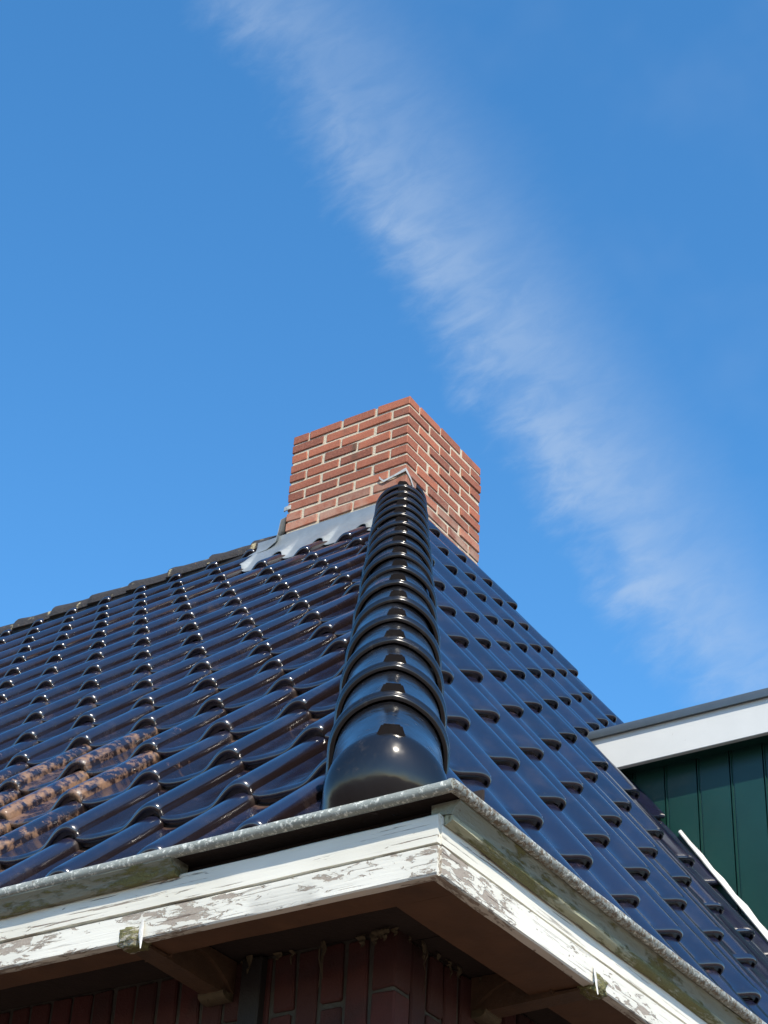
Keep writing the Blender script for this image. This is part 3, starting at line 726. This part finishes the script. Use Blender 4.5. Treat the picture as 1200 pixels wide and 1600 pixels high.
# ---- brackets under the eaves
def bracket(axis, c, name='bracket'):
    """beam from the fascia to the wall; c is the middle of its width. w runs from outer (0) to wall (1)"""
    hw = 0.034
    if axis == 'y':                       # on the left side: runs along x, width along y
        o0, o1 = FX+0.0215, WX-0.0005
        def P(o, w, z): return (o, c+w, z)
    else:
        o0, o1 = FY+0.0215, WY-0.0005
        def P(o, w, z): return (c+w, o, z)
    zb, zt = ZBt-0.004, -4.602
    def ext(name, prof, w0, w1, m, parent):
        n = len(prof); vs = [P(o, w0, z) for o, z in prof]+[P(o, w1, z) for o, z in prof]
        F = [[i, (i+1) % n, n+(i+1) % n, n+i] for i in range(n)]+[list(range(n))[::-1], list(range(n, 2*n))]
        return obj(name, vs, F, m, parent, 30)
    b = ext(name, [(o0, zb+0.004), (o0+0.004, zb), (o1-0.012, zb-0.010), (o1-0.002, zb-0.008), (o1-0.002, zt), (o0+SI-0.024, zt), (o0+SI-0.024, ZBt+0.001), (o0, ZBt+0.001)], -hw+0.010, hw-0.010, M_BRKT, house)
    # side cheeks with an arched cut-out
    arc = []
    L0, L1 = o0+SI-0.022, o1-0.014
    for k in range(15):
        t = k/14; arc.append((L0+(L1-L0)*t, zb+0.000+0.046*math.sin(math.pi*t**0.85)**0.8))
    prof = [(L0-0.001, zt+0.001)]+arc+[(o1-0.004, zb-0.006), (o1-0.001, zb-0.006), (o1-0.001, zt+0.001)]
    for w0, w1 in ((-hw, -hw+0.0105), (hw-0.0105, hw)): ext('cheek', prof, w0, w1, M_BRKT, b)
    ext('foot', [(o1-0.036, zb-0.0075), (o1-0.035, zb-0.013), (o1-0.031, zb-0.018), (o1-0.024, zb-0.0215), (o1-0.012, zb-0.023), (o1-0.001, zb-0.0225), (o1-0.001, zb-0.0065)], -hw+0.002, hw-0.002, M_FOOT, b)
    # rough rounded beam end, weathered and mossy, that shows in the lower white board
    m = M_END_L if axis == 'y' else M_END_R
    bm = bmesh.new(); bmesh.ops.create_icosphere(bm, subdivisions=4, radius=1.0)
    for v in bm.verts:
        q = v.co; sg = lambda a: math.copysign(abs(a)**0.55, a)
        q = V3((sg(q.x), sg(q.y), sg(q.z)))
        nz = mnoise.fractal(q*2.6+V3((c, 0, 0)), 0.6, 2.0, 4)*0.16
        q = q*(1+nz); v.co = P(o0-0.006+q.x*0.0225, q.y*0.030, ZBt+0.010+q.z*0.021)
    me = bpy.data.meshes.new('beam_end'); bm.to_mesh(me); bm.free(); me.materials.append(m)
    me.polygons.foreach_set('use_smooth', [True]*len(me.polygons)); link('beam_end', me, b)
    # curl of paint that hangs off the board
    w = -hw*0.98; q = []
    for (o, wc, zc, hwid) in ((-0.0270, 0.002, 0.036, 0.003), (-0.0290, 0.001, 0.022, 0.0055), (-0.0325, -0.002, 0.008, 0.0055), (-0.036, -0.007, -0.008, 0.0042), (-0.040, -0.012, -0.022, 0.0022), (-0.042, -0.015, -0.030, 0.0004)):
        q += [P(o0+o, w+wc-hwid, ZBt+zc+0.001), P(o0+o-0.002, w+wc, ZBt+zc), P(o0+o, w+wc+hwid, ZBt+zc-0.001)]
    fs = [[i*3+a, i*3+a+1, i*3+a+4, i*3+a+3] for i in range(5) for a in range(2)]
    obj('paint_curl', q, fs, M_FLASH, b, 60)
    return b
bl = bracket('y', -1.925); brr = bracket('x', -3.088)
# a dark upright strip on the wall beside the left bracket and loose fibres hanging at the wall head
box('dark_strip', WX-0.020, WX+0.004, -2.035, -1.985, -5.3, -4.605, M_DARK, house)
rf = random.Random(9)
for k in range(26):
    if k < 16: p = V3((WX-0.006-rf.uniform(0, .02), rf.uniform(-2.35, -1.9), -4.602)); sdv = V3((0, 1, 0))
    else: p = V3((rf.uniform(-3.38, -3.1), WY-0.006-rf.uniform(0, .02), -4.602)); sdv = V3((1, 0, 0))
    ln = rf.uniform(0.012, 0.04) if k % 7 else rf.uniform(0.07, 0.11)
    wd = rf.uniform(0.002, 0.006) if ln > 0.06 else rf.uniform(0.004, 0.013)
    vs = []; n = 6
    for q in range(n):
        t = q/(n-1); c = p+V3((rf.uniform(-.003, .003), rf.uniform(-.003, .003), -ln*t))
        w = wd*(1-t*0.8)
        vs += [c-sdv*w, c+sdv*w, c+V3((-0.002, -0.002, 0))]
    F = []
    for q in range(n-1):
        for a in range(3): F.append([q*3+a, q*3+(a+1) % 3, (q+1)*3+(a+1) % 3, (q+1)*3+a])
    obj('fibre', vs, F, M_FIBRE, house)

# ---- dormer on the hip end
DX, DFX = -0.205, -0.298
DTOP, DWT, DWB = -2.392, -2.428, -2.577
DY1 = -2.45                               # front of the dormer
DXR = 2*RIDX-DX
dorm = obj('dormer', *cbox(DX+0.016, DXR-0.016, DY1+0.02, -0.75, -4.40, DWB+0.03, 0.004), M_GREEN, house)
def zroof(y): return ZR+tR*y-0.02
BW = 0.1372; y = -1.302
for k in range(10):
    ya, yb = y-BW, y; y -= BW
    if ya < DY1: break
    ga = 0.0035
    pr = [(DX, ya+ga), (DX, yb-ga-0.012), (DX+0.004, yb-ga-0.010), (DX+0.004, yb-ga-0.005), (DX-0.003, yb-ga-0.003), (DX-0.003, yb-ga), (DX+0.017, yb-ga), (DX+0.017, ya+ga)]
    n = len(pr); vs = [(x, yy_, zroof(yy_)-0.05) for x, yy_ in pr]+[(x, yy_, DWB+0.03) for x, yy_ in pr]
    F = [[i, (i+1) % n, n+(i+1) % n, n+i] for i in range(n)]+[list(range(n))[::-1], list(range(n, 2*n))]
    obj('cladding_board', vs, F, M_GREEN, dorm)
box('cladding_board', DX+0.002, DX+0.017, -1.302+0.003, -0.9, -2.9, DWB+0.03, M_GREEN, dorm, 0.001)
box('fascia_board', DFX, DFX+0.022, DY1-0.10, -0.95, DWB, DWT+0.003, M_WFAS, dorm, 0.002)
box('fascia_board', DXR-0.02, DXR+0.08, DY1-0.10, -0.95, DWB, DWT+0.003, M_WFAS, dorm, 0.002)
box('fascia_board', DFX+0.0225, DXR-0.021, DY1-0.10, DY1-0.078, DWB, DWT+0.003, M_WFAS, dorm, 0.002)
box('eaves_board', DFX+0.0225, DX+0.02, DY1-0.07, -0.95, DWB+0.012, DWB+0.03, M_GREEN, dorm, 0.001)
prism('roof_edge', [(DFX-0.016, DWT-0.004), (DFX-0.018, DWT+0.012), (DFX-0.016, DTOP-0.010), (DFX-0.008, DTOP-0.001), (DFX+0.01, DTOP), (DXR+0.08, DTOP), (DXR+0.08, DWT+0.004), (DFX+0.002, DWT+0.004), (DFX-0.002, DWT-0.003)], DY1-0.118, -0.93, 'x' if False else 'y', M_METAL, dorm, 40)
# white flashing strip along the foot of the cheek
rows = []; rq = random.Random(4)
for k in range(26):
    yy_ = -1.50-0.042*k; zc = ZR+tR*yy_
    w = (0.014+rq.uniform(-0.007, 0.008))*min(1, 0.2+k*0.15)
    rows.append([(DX-0.006-rq.uniform(0, .003), yy_, zc+w*1.35), (DX-0.010-rq.uniform(0, .004), yy_, zc+w*0.5), (DX-0.032-rq.uniform(-0.004, .008), yy_, zc-0.012)])
sheet('flashing_strip', rows, M_FLASH, dorm, 0.004, 20)
